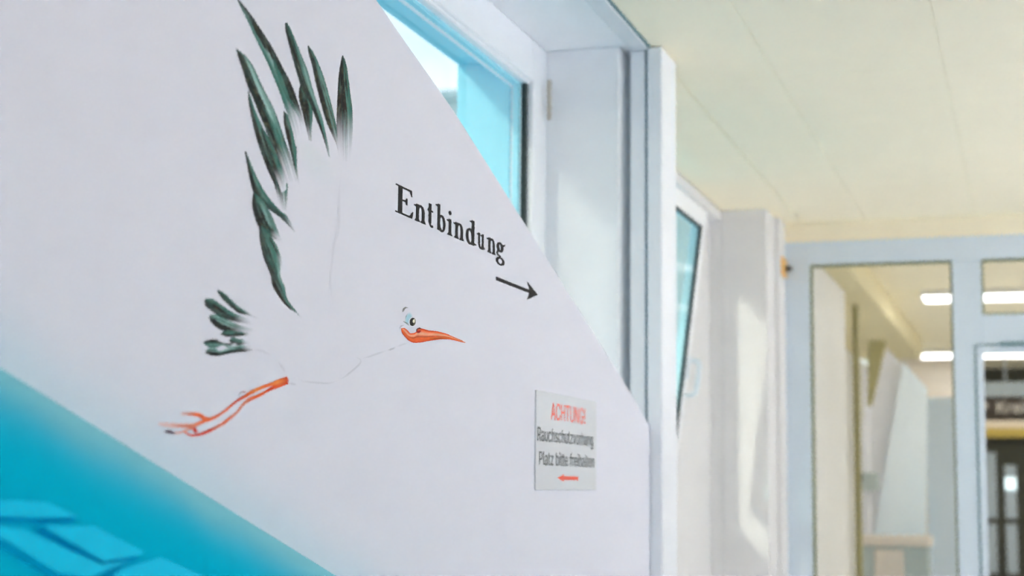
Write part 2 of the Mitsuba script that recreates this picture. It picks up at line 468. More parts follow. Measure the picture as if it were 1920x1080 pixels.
# under-feathers first, leading feathers over them
feather(A([(220, 570), (222, 640), (240, 740), (265, 850), (300, 960), (345, 1080), (385, 1170), (430, 1330)]),
        A([(226, 580), (262, 690), (305, 790), (350, 880), (405, 990), (445, 1080), (470, 1160), (462, 1340)]), brown=0.5, fade=0.8, pale_at=0.5)
feather(A([(445, 700), (446, 770), (460, 850), (480, 930), (500, 1010), (520, 1110), (545, 1180)]),
        A([(450, 705), (490, 760), (522, 850), (527, 960), (530, 1060), (540, 1130), (550, 1190)]), brown=0.7, fade=0.7)
feather(A([(142, 308), (160, 370), (190, 460), (218, 550), (250, 620), (290, 720), (335, 830), (372, 930), (410, 1040), (450, 1160)]),
        A([(148, 308), (210, 360), (258, 430), (298, 520), (348, 620), (392, 710), (424, 800), (458, 900), (500, 1020), (535, 1150)]), brown=0.35, fade=0.72, pale=0.5)
feather(A([(304, 808), (308, 860), (335, 950), (372, 1050), (400, 1130), (432, 1220)]),
        A([(310, 806), (345, 860), (392, 960), (428, 1040), (455, 1120), (462, 1200)]), brown=0.6, fade=0.6, dark_side=0, pale=0.1)
feather(A([(150, -6), (180, 60), (220, 140), (260, 230), (310, 330), (360, 440), (410, 560), (445, 660), (470, 730), (500, 830), (522, 930)]),
        A([(158, -6), (205, 50), (250, 110), (310, 200), (365, 285), (408, 365), (452, 450), (502, 550), (537, 650), (562, 730), (580, 830)]), brown=0.4, fade=0.7, dark_side=1, pale=0.6, pale_at=0.6)
feather(A([(378, 370), (385, 420), (415, 500), (455, 590), (500, 680), (540, 740), (570, 800)]),
        A([(392, 362), (425, 405), (465, 490), (508, 580), (540, 660), (562, 730), (578, 806)]), brown=0.9, fade=0.65, dark_side=1, pale=0.05)
feather(A([(546, 545), (540, 590), (545, 640), (565, 720), (585, 800), (605, 890), (618, 975)]),
        A([(552, 540), (600, 600), (625, 660), (628, 740), (622, 820), (622, 900), (622, 980)]), fade=0.5, brown=0.4)
feather(A([(453, 148), (458, 200), (480, 290), (507, 390), (533, 480), (560, 560), (610, 650), (640, 730), (680, 830), (715, 940), (748, 1090)]),
        A([(466, 142), (492, 190), (522, 260), (562, 360), (598, 450), (628, 560), (656, 650), (690, 750), (712, 850), (732, 950), (752, 1090)]), brown=0.3, fade=0.8, pale=0.3)
feather(A([(597, 288), (601, 330), (626, 420), (646, 520), (666, 600), (690, 690), (715, 770), (748, 850), (778, 920), (800, 1020)]),
        A([(603, 288), (640, 345), (682, 440), (712, 530), (737, 620), (757, 700), (777, 790), (788, 860), (796, 930), (806, 1020)]), brown=0.5, fade=0.7, pale=0.2)
feather(A([(815, 352), (801, 420), (791, 500), (786, 600), (781, 700), (780, 800), (784, 870), (792, 940), (803, 1015)]),
        A([(822, 352), (842, 410), (856, 500), (868, 600), (879, 680), (882, 780), (880, 870), (876, 940), (870, 1030)]), brown=0.6, fade=0.5, pale=0.15, dark_side=0)
feather(B([(186, 42), (200, 120), (215, 200), (240, 290), (290, 350), (345, 400), (400, 440), (480, 520)]),
        B([(194, 42), (230, 130), (265, 210), (310, 290), (355, 350), (405, 402), (438, 430), (492, 530)]), brown=0.1, fade=0.78, pale=0.5, pale_at=0.5)
feather(B([(235, 295), (230, 360), (245, 430), (262, 480), (290, 520), (330, 560), (400, 580)]),
        B([(245, 290), (300, 340), (345, 420), (370, 480), (390, 530), (405, 570), (412, 588)]), brown=0.4, fade=0.72)
feather(B([(272, 505), (278, 580), (300, 680), (340, 780), (350, 840), (390, 910), (440, 970), (520, 1032)]),
        B([(290, 480), (345, 550), (385, 640), (398, 720), (400, 790), (425, 850), (445, 930), (526, 1036)]), brown=0.3, fade=0.9, pale=0.35, pale_at=0.8)
feather(B([(330, 560), (352, 600), (372, 640), (390, 690), (412, 755)]), B([(345, 555), (375, 600), (395, 650), (408, 700), (418, 758)]), brown=0.1, fade=0.4)
# tail
feather(C([(330, 125), (370, 190), (430, 250), (490, 300), (530, 330), (620, 350), (730, 390)]),
        C([(338, 114), (400, 150), (460, 210), (522, 265), (600, 318), (660, 355), (732, 388)]), 'tail_feather', fade=0.62, brown=0.2, pale=0.1)
feather(C([(212, 222), (230, 270), (300, 325), (380, 368), (450, 395), (540, 418), (660, 440)]),
        C([(222, 196), (290, 200), (370, 255), (445, 305), (522, 345), (600, 380), (665, 430)]), 'tail_feather', fade=0.6, brown=0.2, pale=0.9, pale_at=0.55)
feather(C([(254, 370), (280, 420), (340, 470), (405, 497), (480, 510), (560, 520), (650, 510)]),
        C([(262, 348), (320, 340), (380, 366), (455, 405), (540, 440), (600, 452), (660, 470)]), 'tail_feather', fade=0.5, brown=0.1, pale=0.7, pale_at=0.7)
feather(C([(362, 524), (420, 547), (500, 542), (580, 536), (650, 528)]), C([(364, 514), (412, 488), (485, 494), (560, 505), (650, 516)]), 'tail_feather', fade=0.7, brown=0.8, pale=0.05)
feather(C([(436, 584), (460, 602), (510, 622), (560, 618), (632, 608)]), C([(440, 578), (482, 546), (512, 566), (560, 572), (630, 602)]), 'tail_feather', fade=0.55, brown=1.0, pale=0.1, teal=0.2)
feather(C([(202, 606), (260, 645), (330, 642), (385, 625), (440, 648), (500, 632)]), C([(202, 596), (260, 574), (322, 572), (372, 600), (430, 608), (506, 604)]), 'tail_feather', fade=0.8, brown=0.3, pale=0.9, dark_side=1, pale_at=0.4)
feather(C([(220, 694), (270, 718), (340, 722), (430, 704), (505, 692), (590, 684), (690, 664)]), C([(222, 682), (262, 648), (312, 646), (352, 678), (420, 656), (560, 622), (690, 654)]), 'tail_feather', fade=0.7, brown=0.1, pale=0.7, pale_at=0.75)


def stroke(pts, widths, cols, name, alpha=1.0, n=70, edge=None, soft=False):
    """A brush stroke along the points; widths in pixels of the photograph, colours along it."""
    c = resample(pts, n)
    tg = np.gradient(c, axis=0)
    tg /= np.linalg.norm(tg, axis=1, keepdims=True) + 1e-9
    nr = np.stack([-tg[:, 1], tg[:, 0]], 1)
    u = np.linspace(0, 1, n)
    w = np.interp(u, np.linspace(0, 1, len(widths)), widths)
    ns = 9
    s = np.linspace(-0.5, 0.5, ns)
    grid = c[:, None] + nr[:, None] * (w[:, None] * s[None])[..., None]
    cc = np.stack([np.interp(u, np.linspace(0, 1, len(cols)), V(cols)[:, k]) for k in range(3)], 1)[:, None] + np.zeros((1, ns, 1))
    if edge is not None:
        e = (np.abs(s) * 2)[None, :, None] ** 2
        v = meshkit.fbm(np.stack([u * 14, u * 3, 0 * u], -1), 2, int(rng.integers(1, 99)))[:, None, None]
        cc = cc * (1 - e * v) + V(edge) * e * v
    a = np.interp(u, np.linspace(0, 1, len(alpha)), alpha)[:, None, None] if np.ndim(alpha) else alpha
    if soft:
        a = a * (1 - (2 * s[None, :, None]) ** 2)
    return sheet(grid, cc * a + WALL * (1 - a), name, 'stork_painting')


ORA, RED, SALM, LORA, PINK = lin(240, 104, 42), lin(205, 52, 22), lin(226, 140, 112), lin(250, 150, 70), lin(232, 188, 178)
L = lambda p: z1(p, 6.75, 280, 690)
# faint grey body drawing
GREY = lin(176, 180, 190)
D = lambda p: z1(p, 4.8, 500, 540)
for pts, al in ((D([(100, 650), (130, 700), (180, 775)]), 0.35), (D([(190, 855), (230, 862), (275, 872)]), 0.6), (D([(270, 800), (330, 838), (450, 852), (560, 856), (660, 826)]), 0.4),
                (D([(640, 828), (700, 800), (770, 745), (830, 690), (845, 650), (790, 612)]), 0.5), (D([(850, 635), (920, 618), (1000, 590), (1100, 556)]), 0.4),
                (D([(1085, 562), (1130, 548), (1165, 530)]), 0.8), (D([(1165, 530), (1220, 510), (1280, 490)]), 0.35),
                (C([(655, 660), (740, 678), (830, 720)]), 0.35), (B([(770, 100), (752, 250), (750, 400), (745, 520), (720, 600), (705, 720), (700, 850), (716, 1000)]), 0.20)):
    stroke(pts, [2, 5, 5, 2], [GREY, GREY], 'body_outline', alpha=[0, al * 0.75, al * 0.75, 0], soft=True)
# wash of pale blue between the primaries
stroke(A([(540, 860), (600, 960), (680, 1080), (760, 1180)]), [10, 46, 60, 30], [lin(222, 232, 236)] * 2, 'body_outline', alpha=[0, 0.5, 0.4, 0], soft=True)

stroke(L([(780, 650), (700, 640), (640, 600), (540, 582), (400, 580)]), [5, 8, 7, 6, 5], [ORA, ORA, ORA, SALM, PINK], 'toe', edge=SALM, alpha=[1, 1, 1, 0.9, 0.5])
stroke(L([(780, 645), (650, 690), (560, 730), (400, 732), (270, 725), (120, 706)]), [6, 6, 8, 7, 8, 6], [ORA, ORA, SALM, SALM, PINK, PINK], 'toe', edge=SALM, alpha=[1, 1, 1, 0.9, 0.8, 0.4])
stroke(L([(600, 790), (520, 768), (440, 800), (340, 822), (280, 812)]), [3, 3, 3, 3, 3], [RED, SALM, SALM, PINK], 'toe')
stroke(L([(190, 802), (250, 805), (320, 830)]), [2, 7, 3], [lin(74, 52, 72), lin(88, 66, 84)], 'toe_nail')
stroke(L([(1752, 172), (1640, 222), (1530, 268), (1400, 342), (1270, 398), (1180, 470), (1110, 560), (1000, 650), (930, 705), (820, 765), (700, 820), (620, 845), (540, 852), (480, 832), (440, 798)]),
       [9, 8, 6, 5, 6, 7, 4, 4, 5, 5, 5, 6, 5, 4, 3], [RED, ORA, RED, ORA, ORA, SALM, SALM, SALM, ORA, SALM, RED, RED, RED, SALM], 'leg', edge=RED)
stroke(L([(1755, 135), (1600, 190), (1440, 240), (1300, 305), (1220, 355), (1150, 392), (1060, 456), (960, 542), (870, 602), (770, 650)]),
       [9, 10, 6, 6, 7, 5, 4, 4, 4, 6], [RED, LORA, ORA, LORA, ORA, RED, ORA, ORA, ORA], 'leg', edge=RED)
stroke(L([(600, 780), (580, 790), (560, 800)]), [8, 11, 8], [RED, RED], 'leg')
stroke(L([(1130, 350), (1150, 318), (1190, 302), (1232, 308)]), [2, 3, 3, 2], [GREY, lin(200, 150, 150)], 'leg')
K = lambda p: z1(p, 10.667, 720, 560)


def beak(upper, lower):
    nt, ns = 120, 24
    U, Lo = resample(K(upper), nt), resample(K(lower), nt)
    s = np.linspace(0, 1, ns)[None, :, None]
    grid = U[:, None] * (1 - s) + Lo[:, None] * s
    t, s = np.meshgrid(np.linspace(0, 1, nt), np.linspace(0, 1, ns), indexing='ij')
    c = ORA + 0 * s[..., None]
    for lo_, col, c0, w in ((0.38, lin(248, 186, 150), 0.36, 0.13), (0.0, RED, 0.0, 0.10), (0.0, RED, 1.0, 0.10)):
        e = np.exp(-((s - c0) / w) ** 2)[..., None] * 0.85
        c = c * (1 - e) + col * e
    m = (np.exp(-((s - 0.58) / 0.05) ** 2) * ss(0.12, 0.2, t) * (1 - ss(0.9, 1, t)))[..., None] * 0.75
    c = c * (1 - m) + lin(150, 60, 30) * m
    m = (np.exp(-((s - 0.80) / 0.09) ** 2) * np.exp(-((t - 0.62) / 0.13) ** 2))[..., None] * 0.8
    c = c * (1 - m) + lin(110, 62, 14) * m
    v = (nz(t * 16, s * 5, 5)[..., None] - 0.5) * 0.5
    c = c * (1 + v)
    return sheet(grid, c, 'beak', 'stork_painting')


beak([(345, 592), (410, 588), (470, 632), (535, 692), (640, 668), (670, 615), (715, 590), (790, 604), (900, 635), (1050, 650), (1250, 702), (1400, 768), (1550, 832), (1632, 882)],
     [(345, 596), (358, 680), (420, 765), (500, 842), (590, 880), (680, 882), (760, 872), (900, 846), (1050, 824), (1200, 812), (1350, 822), (1500, 858), (1560, 872), (1634, 884)])
stroke(K([(655, 655), (665, 615), (705, 592), (745, 600)]), [1.5, 2.5, 2.5, 1.5], [lin(120, 60, 50)] * 2, 'beak')
stroke(K([(655, 668), (700, 660), (730, 640)]), [3, 5, 2], [lin(150, 20, 10)] * 2, 'beak')


def ellipse(cx, cy, rx, ry, col, name, rot=0.0, halo=None):
    r, th = np.linspace(0, 1, 10), np.linspace(0, 2 * np.pi, 40)
    R_, TH = np.meshgrid(r, th, indexing='ij')
    x, y = rx * R_ * np.cos(TH), ry * R_ * np.sin(TH)
    g = np.stack([cx + x * math.cos(rot) - y * math.sin(rot), cy + x * math.sin(rot) + y * math.cos(rot)], -1)
    g = V(K(g.reshape(-1, 2))).reshape(g.shape)
    a = (1 - ss(0.5, 1, R_) if halo else 1 + 0 * R_)[..., None]
    return sheet(g, V(col) * a + WALL * (1 - a), name, 'stork_painting')


ellipse(490, 400, 80, 145, lin(178, 220, 232), 'eye', 0.25, halo=True)
ellipse(573, 466, 76, 100, lin(246, 246, 246), 'eye', 0.1, halo=True)
tag(ellipse(573, 465, 60, 84, lin(26, 28, 22), 'pupil', 0.12), 'black pupil')
ellipse(592, 480, 34, 60, lin(96, 88, 66), 'pupil', 0.12, halo=False)
ellipse(560, 492, 36, 50, lin(40, 38, 28), 'pupil', 0.1)
ellipse(598, 448, 25, 38, lin(246, 240, 214), 'pupil_highlight', 0.15)
stroke(K([(375, 266), (398, 208), (438, 182), (490, 186)]), [3, 3.5, 3, 1], [lin(120, 124, 122)] * 2, 'brow', alpha=[0.7, 1, 0.9, 0.2])
stroke(K([(388, 460), (448, 486), (505, 538)]), [1.5, 2.5, 1.5], [lin(140, 160, 160)] * 2, 'eyelash', alpha=[0.9, 1, 0.5])
stroke(K([(430, 420), (440, 360), (470, 300)]), [1, 2, 1], [lin(140, 170, 180)] * 2, 'eyelash', alpha=[0.3, 0.9, 0.3])
stroke(K([(310, 602), (342, 552), (404, 528)]), [1, 3, 1], [lin(190, 186, 200)] * 2, 'body_outline', alpha=[0.5, 0.9, 0.3])

# ------------------------------------------------------------------ lettering "Entbindung" in a serif face
SW, TH = 0.16, 0.085          # stem and hairline widths, in heights of a capital
XH, ASC, DESC = 0.625, 1.0, -0.32


def pen(pts, w, join_style=1):
    return LineString(pts).buffer(w / 2, cap_style=2, join_style=join_style)


def arc(cx, cy, rx, ry, a0, a1, n=24):
    t = np.radians(np.linspace(a0, a1, n))
    return [(cx + rx * math.cos(a), cy + ry * math.sin(a)) for a in t]


def serif(x, y, w=0.30, h=0.05, up=True):
    b = SW / 2
    s = 1 if up else -1
    return Polygon([(x - w / 2, y), (x + w / 2, y), (x + w / 2, y + s * h * 0.6), (x + b, y + s * h * 2), (x - b, y + s * h * 2), (x - w / 2, y + s * h * 0.6)])


def flag(x, y, w=0.15):
    return Polygon([(x + SW / 2, y), (x - SW / 2 - w * 0.85, y - 0.055), (x - SW / 2 - w * 0.8, y - 0.095), (x + SW / 2, y - 0.13)])


def stem(x, y0, y1):
    return sbox(x - SW / 2, y0, x + SW / 2, y1)


def bowl(cx, cy, rx, ry):
    """A ring thicker at its sides than at top and bottom."""
    o = affinity.scale(Point(cx, cy).buffer(1, 24), rx, ry)
    i = affinity.scale(Point(cx, cy).buffer(1, 24), rx - SW * 0.95, ry - TH * 1.0)
    return o.difference(affinity.rotate(i, 8))


def shoulder(x, w):
    """The arch of an n, from the stem at x to the stem at x + w."""
    o = Polygon(arc(x + w / 2 + 0.02, XH * 0.60, w / 2 + SW / 2 - 0.02, XH * 0.42, 180, 0, 30) + [(x + w + SW / 2, 0.1), (x, 0.1)])
    i = Polygon(arc(x + w / 2, XH * 0.56, w / 2 - SW / 2, XH * 0.33, 180, 0, 30) + [(x + w - SW / 2, 0.0), (x + SW / 2, 0.0)])
    return o.difference(i).intersection(sbox(x, 0.1, x + w + 1, 1))


def glyph(ch):
    if ch == 'E':
        p = [stem(0.22, 0, 1), sbox(0.03, 0, 0.40, 0.045), sbox(0.03, 0.955, 0.40, 1), sbox(0.22, 0.94, 0.66, 1.0), sbox(0.22, 0, 0.68, 0.06), sbox(0.22, 0.49, 0.50, 0.545),
             Polygon([(0.60, 1.0), (0.69, 1.0), (0.71, 0.78), (0.68, 0.78), (0.60, 0.95)]), Polygon([(0.60, 0), (0.72, 0), (0.77, 0.25), (0.735, 0.25), (0.60, 0.05)]),
             Polygon([(0.47, 0.40), (0.51, 0.40), (0.51, 0.64), (0.47, 0.64), (0.42, 0.52)])]
    elif ch == 'n':
        p = [stem(0.16, 0, XH), serif(0.16, 0), flag(0.16, XH), shoulder(0.16, 0.35), stem(0.51, 0, 0.36), serif(0.51, 0)]
    elif ch == 'u':
        n_ = affinity.rotate(shoulder(0.16, 0.35), 180, origin=(0.335, XH / 2))
        p = [n_, stem(0.16, 0.25, XH), flag(0.16, XH), stem(0.51, 0, XH), flag(0.51, XH), affinity.rotate(flag(0.51, XH), 180, origin=(0.51, XH / 2))]
    elif ch == 't':
        p = [stem(0.15, 0.13, 0.86), Polygon([(0.15 + SW / 2, 0.86), (0.08, 0.70), (0.0, XH), (0.15, XH - 0.06)]), sbox(0.0, XH - 0.06, 0.34, XH),
             pen(arc(0.275, 0.15, 0.125, 0.12, 180, 310), 0.085)]
    elif ch == 'b':
        p = [stem(0.14, 0.02, ASC), flag(0.14, ASC), bowl(0.335, 0.31, 0.26, 0.325), sbox(0.07, 0.02, 0.25, 0.08)]
    elif ch == 'd':
        p = [stem(0.46, 0, ASC), flag(0.46, ASC), bowl(0.28, 0.31, 0.25, 0.325), affinity.rotate(flag(0.46, XH), 180, origin=(0.46, XH / 2))]
    elif ch == 'i':
        p = [stem(0.16, 0, XH), serif(0.16, 0), flag(0.16, XH), Point(0.155, 0.86).buffer(0.085)]
    elif ch == 'g':
        p = [bowl(0.27, 0.42, 0.20, 0.21), bowl(0.29, -0.16, 0.26, 0.185).buffer(-0.008), pen([(0.16, 0.26), (0.10, 0.16), (0.15, 0.08), (0.30, 0.03)], 0.075), Polygon([(0.38, 0.54), (0.56, 0.62), (0.56, 0.54), (0.42, 0.48)])]
    return unary_union(p).buffer(0.004).buffer(-0.004)


tag('wall_lettering', 'black serif lettering reading Entbindung on the white parapet', 'lettering')
Z0 = at(769, 409, 0, XP)[2]
CAP = at(744, 346, 0, XP)[2] - at(741, 398, 0, XP)[2]
zt = [(90, 235, 290, 330), (240, 335, 357, 392), (350, 398, 400, 412), (415, 495, 430, 455), (505, 550, 480, 495), (560, 645, 505, 532), (660, 745, 556, 580), (750, 815, 590, 612), (830, 902, 630, 655), (905, 977, 650, 690)]
cap_at = lambda yy: None
for ch, (xa, xb, ya, yb) in zip('Entbindung', zt):
    pa, pb = at(720 + xa / 4.32, 330 + ya / 4.32, 0, XP), at(720 + xb / 4.32, 330 + yb / 4.32, 0, XP)
    g = glyph(ch)
    x0, _, x1, _ = g.bounds
    sx = (pb[1] - pa[1]) / (x1 - x0)
    g = affinity.affine_transform(g, [sx, 0, 0, CAP, pa[1] - x0 * sx, Z0])
    obj('letter', prism(g, 0.0008, [XP + 0.0001, 0, 0], [0, 1, 0], [0, 0, 1]), 'ink_black', 'wall_lettering')
pa, pb = at(930, 522, 0, XP), at(1008, 553, 0, XP)
zA, wA = pa[2], 0.0075
ar = unary_union([sbox(pa[1], zA - wA / 2, pb[1] - 0.03, zA + wA / 2),
                  Polygon([(pb[1], zA), (pb[1] - 0.085, zA + 0.021), (pb[1] - 0.063, zA), (pb[1] - 0.085, zA - 0.021)])])
tag(obj('wall_arrow', prism(ar, 0.0008, [XP + 0.0001, 0, 0], [0, 1, 0], [0, 0, 1]), 'ink_black'), 'thin black arrow pointing right below the word Entbindung', 'arrow')

# ------------------------------------------------------------------ warning sign
tag('warning_sign', 'white plastic warning sign with red heading and black text on the parapet', 'sign')
s0, s1 = at(1003, 731, 0, XP), at(1115, 919, 0, XP)
SY0, SY1, SZ0, SZ1 = s0[1], s1[1], s1[2], s0[2]
obj('plate', bx(XP, XP + 0.004, SY0, SY1, SZ0, SZ1, 0.001), 'sign_plastic', 'warning_sign')


def sign_text(text, pxa, pya, pxb, pyb, cap, mat_, name, bold=False):
    """Lettering from the photograph's place a to b on the plate's face."""
    a, b = at(pxa, pya, 0, XP), at(pxb, pyb, 0, XP)
    m = meshkit.text_mesh(text, cap, 0.0006, bold)
    v = m.vertices.copy()
    v[:, 0] = (v[:, 0] - v[:, 0].min()) * (b[1] - a[1]) / np.ptp(v[:, 0])
    out = np.stack([XP + 0.0041 + v[:, 2], a[1] + v[:, 0], a[2] + v[:, 1]], 1)
    return obj(name, trimesh.Trimesh(out, m.faces, process=False), mat_, 'warning_sign')


hpx = lambda px, p0, p1: abs(at(px, p0, 0, XP)[2] - at(px, p1, 0, XP)[2])
tag(sign_text('ACHTUNG!', 1030, 786, 1094, 795, hpx(1035, 755, 786), 'ink_red', 'heading'), 'red word ACHTUNG!')
sign_text('Rauchschutzvorhang', 1004.5, 826, 1109, 833, hpx(1008, 800, 826), 'ink_grey', 'text_line')
sign_text('Platz bitte freihalten', 1007.5, 871, 1111, 874, hpx(1010, 846, 871), 'ink_grey', 'text_line')
pa, pb = at(1042, 896, 0, XP), at(1081, 896, 0, XP)
zA = pa[2]
ar = unary_union([sbox(pa[1] + 0.04, zA - 0.0045, pb[1], zA + 0.0045), Polygon([(pa[1], zA), (pa[1] + 0.055, zA + 0.0085), (pa[1] + 0.055, zA - 0.0085)])])
tag(obj('arrow', prism(ar, 0.0006, [XP + 0.0041, 0, 0], [0, 1, 0], [0, 0, 1]), 'ink_red', 'warning_sign'), 'red arrow pointing left')

# ------------------------------------------------------------------ glazed partition with door
Y0, Y1 = Y_END, Y_END + 0.07
fx = lambda px, py: at(px, py, 1, Y_END)[0]
fz = lambda px, py: at(px, py, 1, Y_END)[2]
XA, XB = -1.26, fx(1520, 700)
XM0, XM1 = fx(1789, 700), fx(1841, 560)
ZT1, ZT0 = fz(1700, 447), fz(1650, 492)
ZR1, ZR0 = fz(1880, 589), fz(1880, 645)
XD = fx(1831, 800)
XD2 = 0.78
struct('wall_end', bx(-1.7, 2.0, Y_END, Y_END + 0.12, ZT1, ZC + 0.02, 0.001), 'ceiling_paint', 'cream strip of wall above the glazed partition', 'wall')
gp = struct('trim_1', join(bx(XA, XB, Y0, Y1, 0, ZT1), bx(XB, XR, Y0, Y1, ZT0, ZT1), bx(XM0, XM1, Y0, Y1, 0, ZT0), bx(XM1, XD2 + 0.02, Y0, Y1, ZR0, ZR1),
                           bx(XD2 + 0.01, XD2 + 0.13, Y0, Y1, 0, ZT0), bx(XB, XM0, Y0, Y1, 0, 0.1)), 'door_metal', 'pale blue grey metal frame of the glazed corridor partition', 'partition')
gk = 0.010
for (a, b, c, d) in ((XB, XM0, 0.1, ZT0), (XM1, XD2 + 0.01, ZR1, ZT0), (XD2 + 0.13, XR, 0.1, ZT0)):
    ym = (Y0 + Y1) / 2
    obj('glazing_bead', join(bx(a, a + gk, ym - 0.02, ym + 0.02, c, d), bx(b - gk, b, ym - 0.02, ym + 0.02, c, d), bx(a, b, ym - 0.02, ym + 0.02, d - gk, d), bx(a, b, ym - 0.02, ym + 0.02, c, c + gk)), 'door_gasket', gp)
    obj('pane', sheet_y(ym, a + 0.002, b - 0.002, c + 0.002, d - 0.002), 'glass', gp)
dd = struct('door_1', join(bx(XD + 0.008, XD + 0.038, Y0 - 0.012, Y1 - 0.02, 0.01, ZR0 - 0.008), bx(XD2 - 0.05, XD2, Y0 - 0.012, Y1 - 0.02, 0.01, ZR0 - 0.008),
                           bx(XD + 0.03, XD2 - 0.04, Y0 - 0.012, Y1 - 0.02, ZR0 - 0.045, ZR0 - 0.008), bx(XD + 0.03, XD2 - 0.04, Y0 - 0.012, Y1 - 0.02, 0.01, 0.12)), 'door_metal',
            'glazed metal door leaf in the corridor partition', 'door')
obj('seal', join(bx(XD - 0.002, XD + 0.008, Y0 - 0.004, Y0 + 0.03, 0.01, ZR0), bx(XD, XD2, Y0 - 0.004, Y0 + 0.03, ZR0 - 0.007, ZR0)), 'slot_dark', dd)
obj('pane', sheet_y(Y0 + 0.02, XD + 0.032, XD2 - 0.045, 0.1, ZR0 - 0.04), 'glass', dd)
cA = fx(1874, 645)
obj('closer_rail', bx(cA, XD2 - 0.1, Y0 - 0.026, Y0 - 0.012, ZR0 - 0.012, ZR0 + 0.008, 0.003), 'slot_dark', dd)

# orange door holder on the pillar
hp = at(1473, 506, 0, -1.19)
hp[1] = 8.235
obj('plate', bx(-1.19, -1.182, hp[1] - 0.10, hp[1] + 0.05, hp[2] - 0.05, hp[2] + 0.05, 0.003), 'brass', 'door_magnet')
obj('knob', join(cyl([-1.182, hp[1] + 0.02, hp[2]], [-1.165, hp[1] + 0.02, hp[2]], 0.016), cyl([-1.165, hp[1] + 0.02, hp[2]], [-1.152, hp[1] + 0.02, hp[2]], 0.009)), 'black_plastic', 'door_magnet', smooth=40)
tag('door_magnet', 'small orange door magnet with black knob beside the glazed partition', 'door magnet')

# ------------------------------------------------------------------ corridor beyond the partition
YF = 19.0
struct('ceiling_far', bx(-1.7, 2.0, Y_END + 0.12, YF, ZC, ZC + 0.1), 'far_ceiling_paint', 'cream ceiling of the corridor beyond the glass', 'ceiling')
soff = struct('trim_2', bx(-1.7, -0.93, Y_END + 0.121, 15.2, 2.70, ZC - 0.001, 0.006), 'soffit_paint', 'yellow lowered ceiling strip beyond the glass', 'soffit')
wf = struct('wall_far_left', join(bx(-1.7, -1.06, Y_END + 0.12, 9.9, 0, 2.70), bx(-1.7, -1.50, 9.9, 19.0, 0, 2.70)), 'far_wall_paint', 'cream left wall beyond the glass', 'wall')


def px_x(px, y):
    return at(px, 800, 1, y)[0]


def lamp(name, x0, x1, y, z, w, label, group=None, rad=LAMP, tube=None):
    obj('housing', bx(x0 - 0.02, x1 + 0.02, y - w / 2 - 0.02, y + w / 2 + 0.02, z, z + 0.035, 0.004), 'lamp_body', name)
    m = bx(x0, x1, y - w / 2, y + w / 2, z - 0.012, z - 0.0005, 0.003)
    kk = obj('diffuser', m, 'lamp_body', name)
    scene[kk]['emitter'] = {'type': 'area', 'radiance': {'type': 'rgb', 'value': [rad, rad * 0.985, rad * 0.96]}}
    tag(name, label, 'ceiling lamp', group)


# added unseen opal tube lamps that brighten the corridor from its right half
for i, yy in enumerate((-2.6, -0.6, 1.4, 3.4, 5.4, 7.0, 9.6, 11.6, 13.6)):
    nm = 'added_pendant_lamp' if i == 0 else f'added_pendant_lamp_{i:03d}'
    y0_, y1_ = yy - 0.75, yy + 0.75
    obj('spine', bx(1.39, 1.41, y0_, y1_, 2.555, 2.575, 0.004), 'lamp_body', nm)
    for e in (y0_ + 0.2, y1_ - 0.2):
        obj('hanger', cyl([1.40, e, 2.575], [1.40, e, ZC], 0.004, 8), 'door_metal', nm)
    kk = obj('opal_tube', cyl([1.40, y0_, 2.515], [1.40, y1_, 2.515], 0.038, 12), 'lamp_body', nm)
    w_ = PEND * (0.66 if yy < 4.5 else 0.98 if yy < 8 else 0.52)
    scene[kk]['emitter'] = {'type': 'area', 'radiance': {'type': 'rgb', 'value': [w_, w_ * 0.985, w_ * 1.16]}}
    tag(nm, 'added unseen opal tube lamp along the right side of the corridor', 'pendant lamp', 'added pendant lamps in a row along the corridor')
q = at(1750, 558, 2, ZC - 0.03)
lamp('far_ceiling_lamp', px_x(1738, q[1]), 1.4, q[1], ZC - 0.037, 0.34, 'bright long lamp on the ceiling just beyond the glass partition', rad=3.5)
q2 = at(1880, 694, 2, ZC - 0.03)
lamp('far_ceiling_lamp_001', px_x(1727, 16.6), 1.4, 16.6, ZC - 0.037, 0.5, 'farther long ceiling lamp seen through the glass door', rad=3.5)

# objects seen through the fixed pane, from near to far
yp = 10.6
obj('post', bx(px_x(1601, yp), px_x(1612, yp), yp, yp + 0.05, 0, 2.69, 0.004), 'olive_metal', 'far_post')
tag('far_post', 'narrow olive post beyond the glass beside the cream wall', 'post')
yq = 12.0
pq = lambda x, y: (at(x, y, 1, yq)[0], at(x, y, 1, yq)[2])
tag(obj('far_gusset', prism(Polygon([pq(1628, 638), pq(1660, 638), pq(1650, 690), pq(1634, 760), pq(1626, 760)]), 0.05, [0, yq + 0.06, 0], [1, 0, 0], [0, 0, 1]), 'olive_metal'), 'olive triangular panel beyond the glass under the lowered ceiling', 'panel')
yq = 12.3
tag(obj('far_glare_strip', bx(pq(1618, 700)[0], pq(1628, 700)[0], yq, yq + 0.04, 0.0, pq(1620, 690)[1], 0.004), 'facade_white'), 'narrow white upright bar standing in for bright glare beside the olive post beyond the glass', 'panel')  # white bar standing in for a bright glare
yq = 12.6
tag(obj('far_parapet', prism(Polygon([pq(1662, 652), pq(1698, 690), pq(1700, 1012), pq(1606, 1012), pq(1606, 820)]), 0.06, [0, yq + 0.06, 0], [1, 0, 0], [0, 0, 1]), 'facade_white'), 'white slanted parapet panel in the corridor beyond the glass', 'parapet')
yq = 12.5
tag(obj('slanted_screen', prism(Polygon([pq(1694, 678), pq(1738, 728), pq(1736, 1003), pq(1640, 1003), pq(1664, 850)]), 0.05, [0, yq + 0.05, 0], [1, 0, 0], [0, 0, 1]), 'far_blue_white'), 'pale blue white slanted screen in front of the white parapet beyond the glass', 'screen')
yq = 13.8
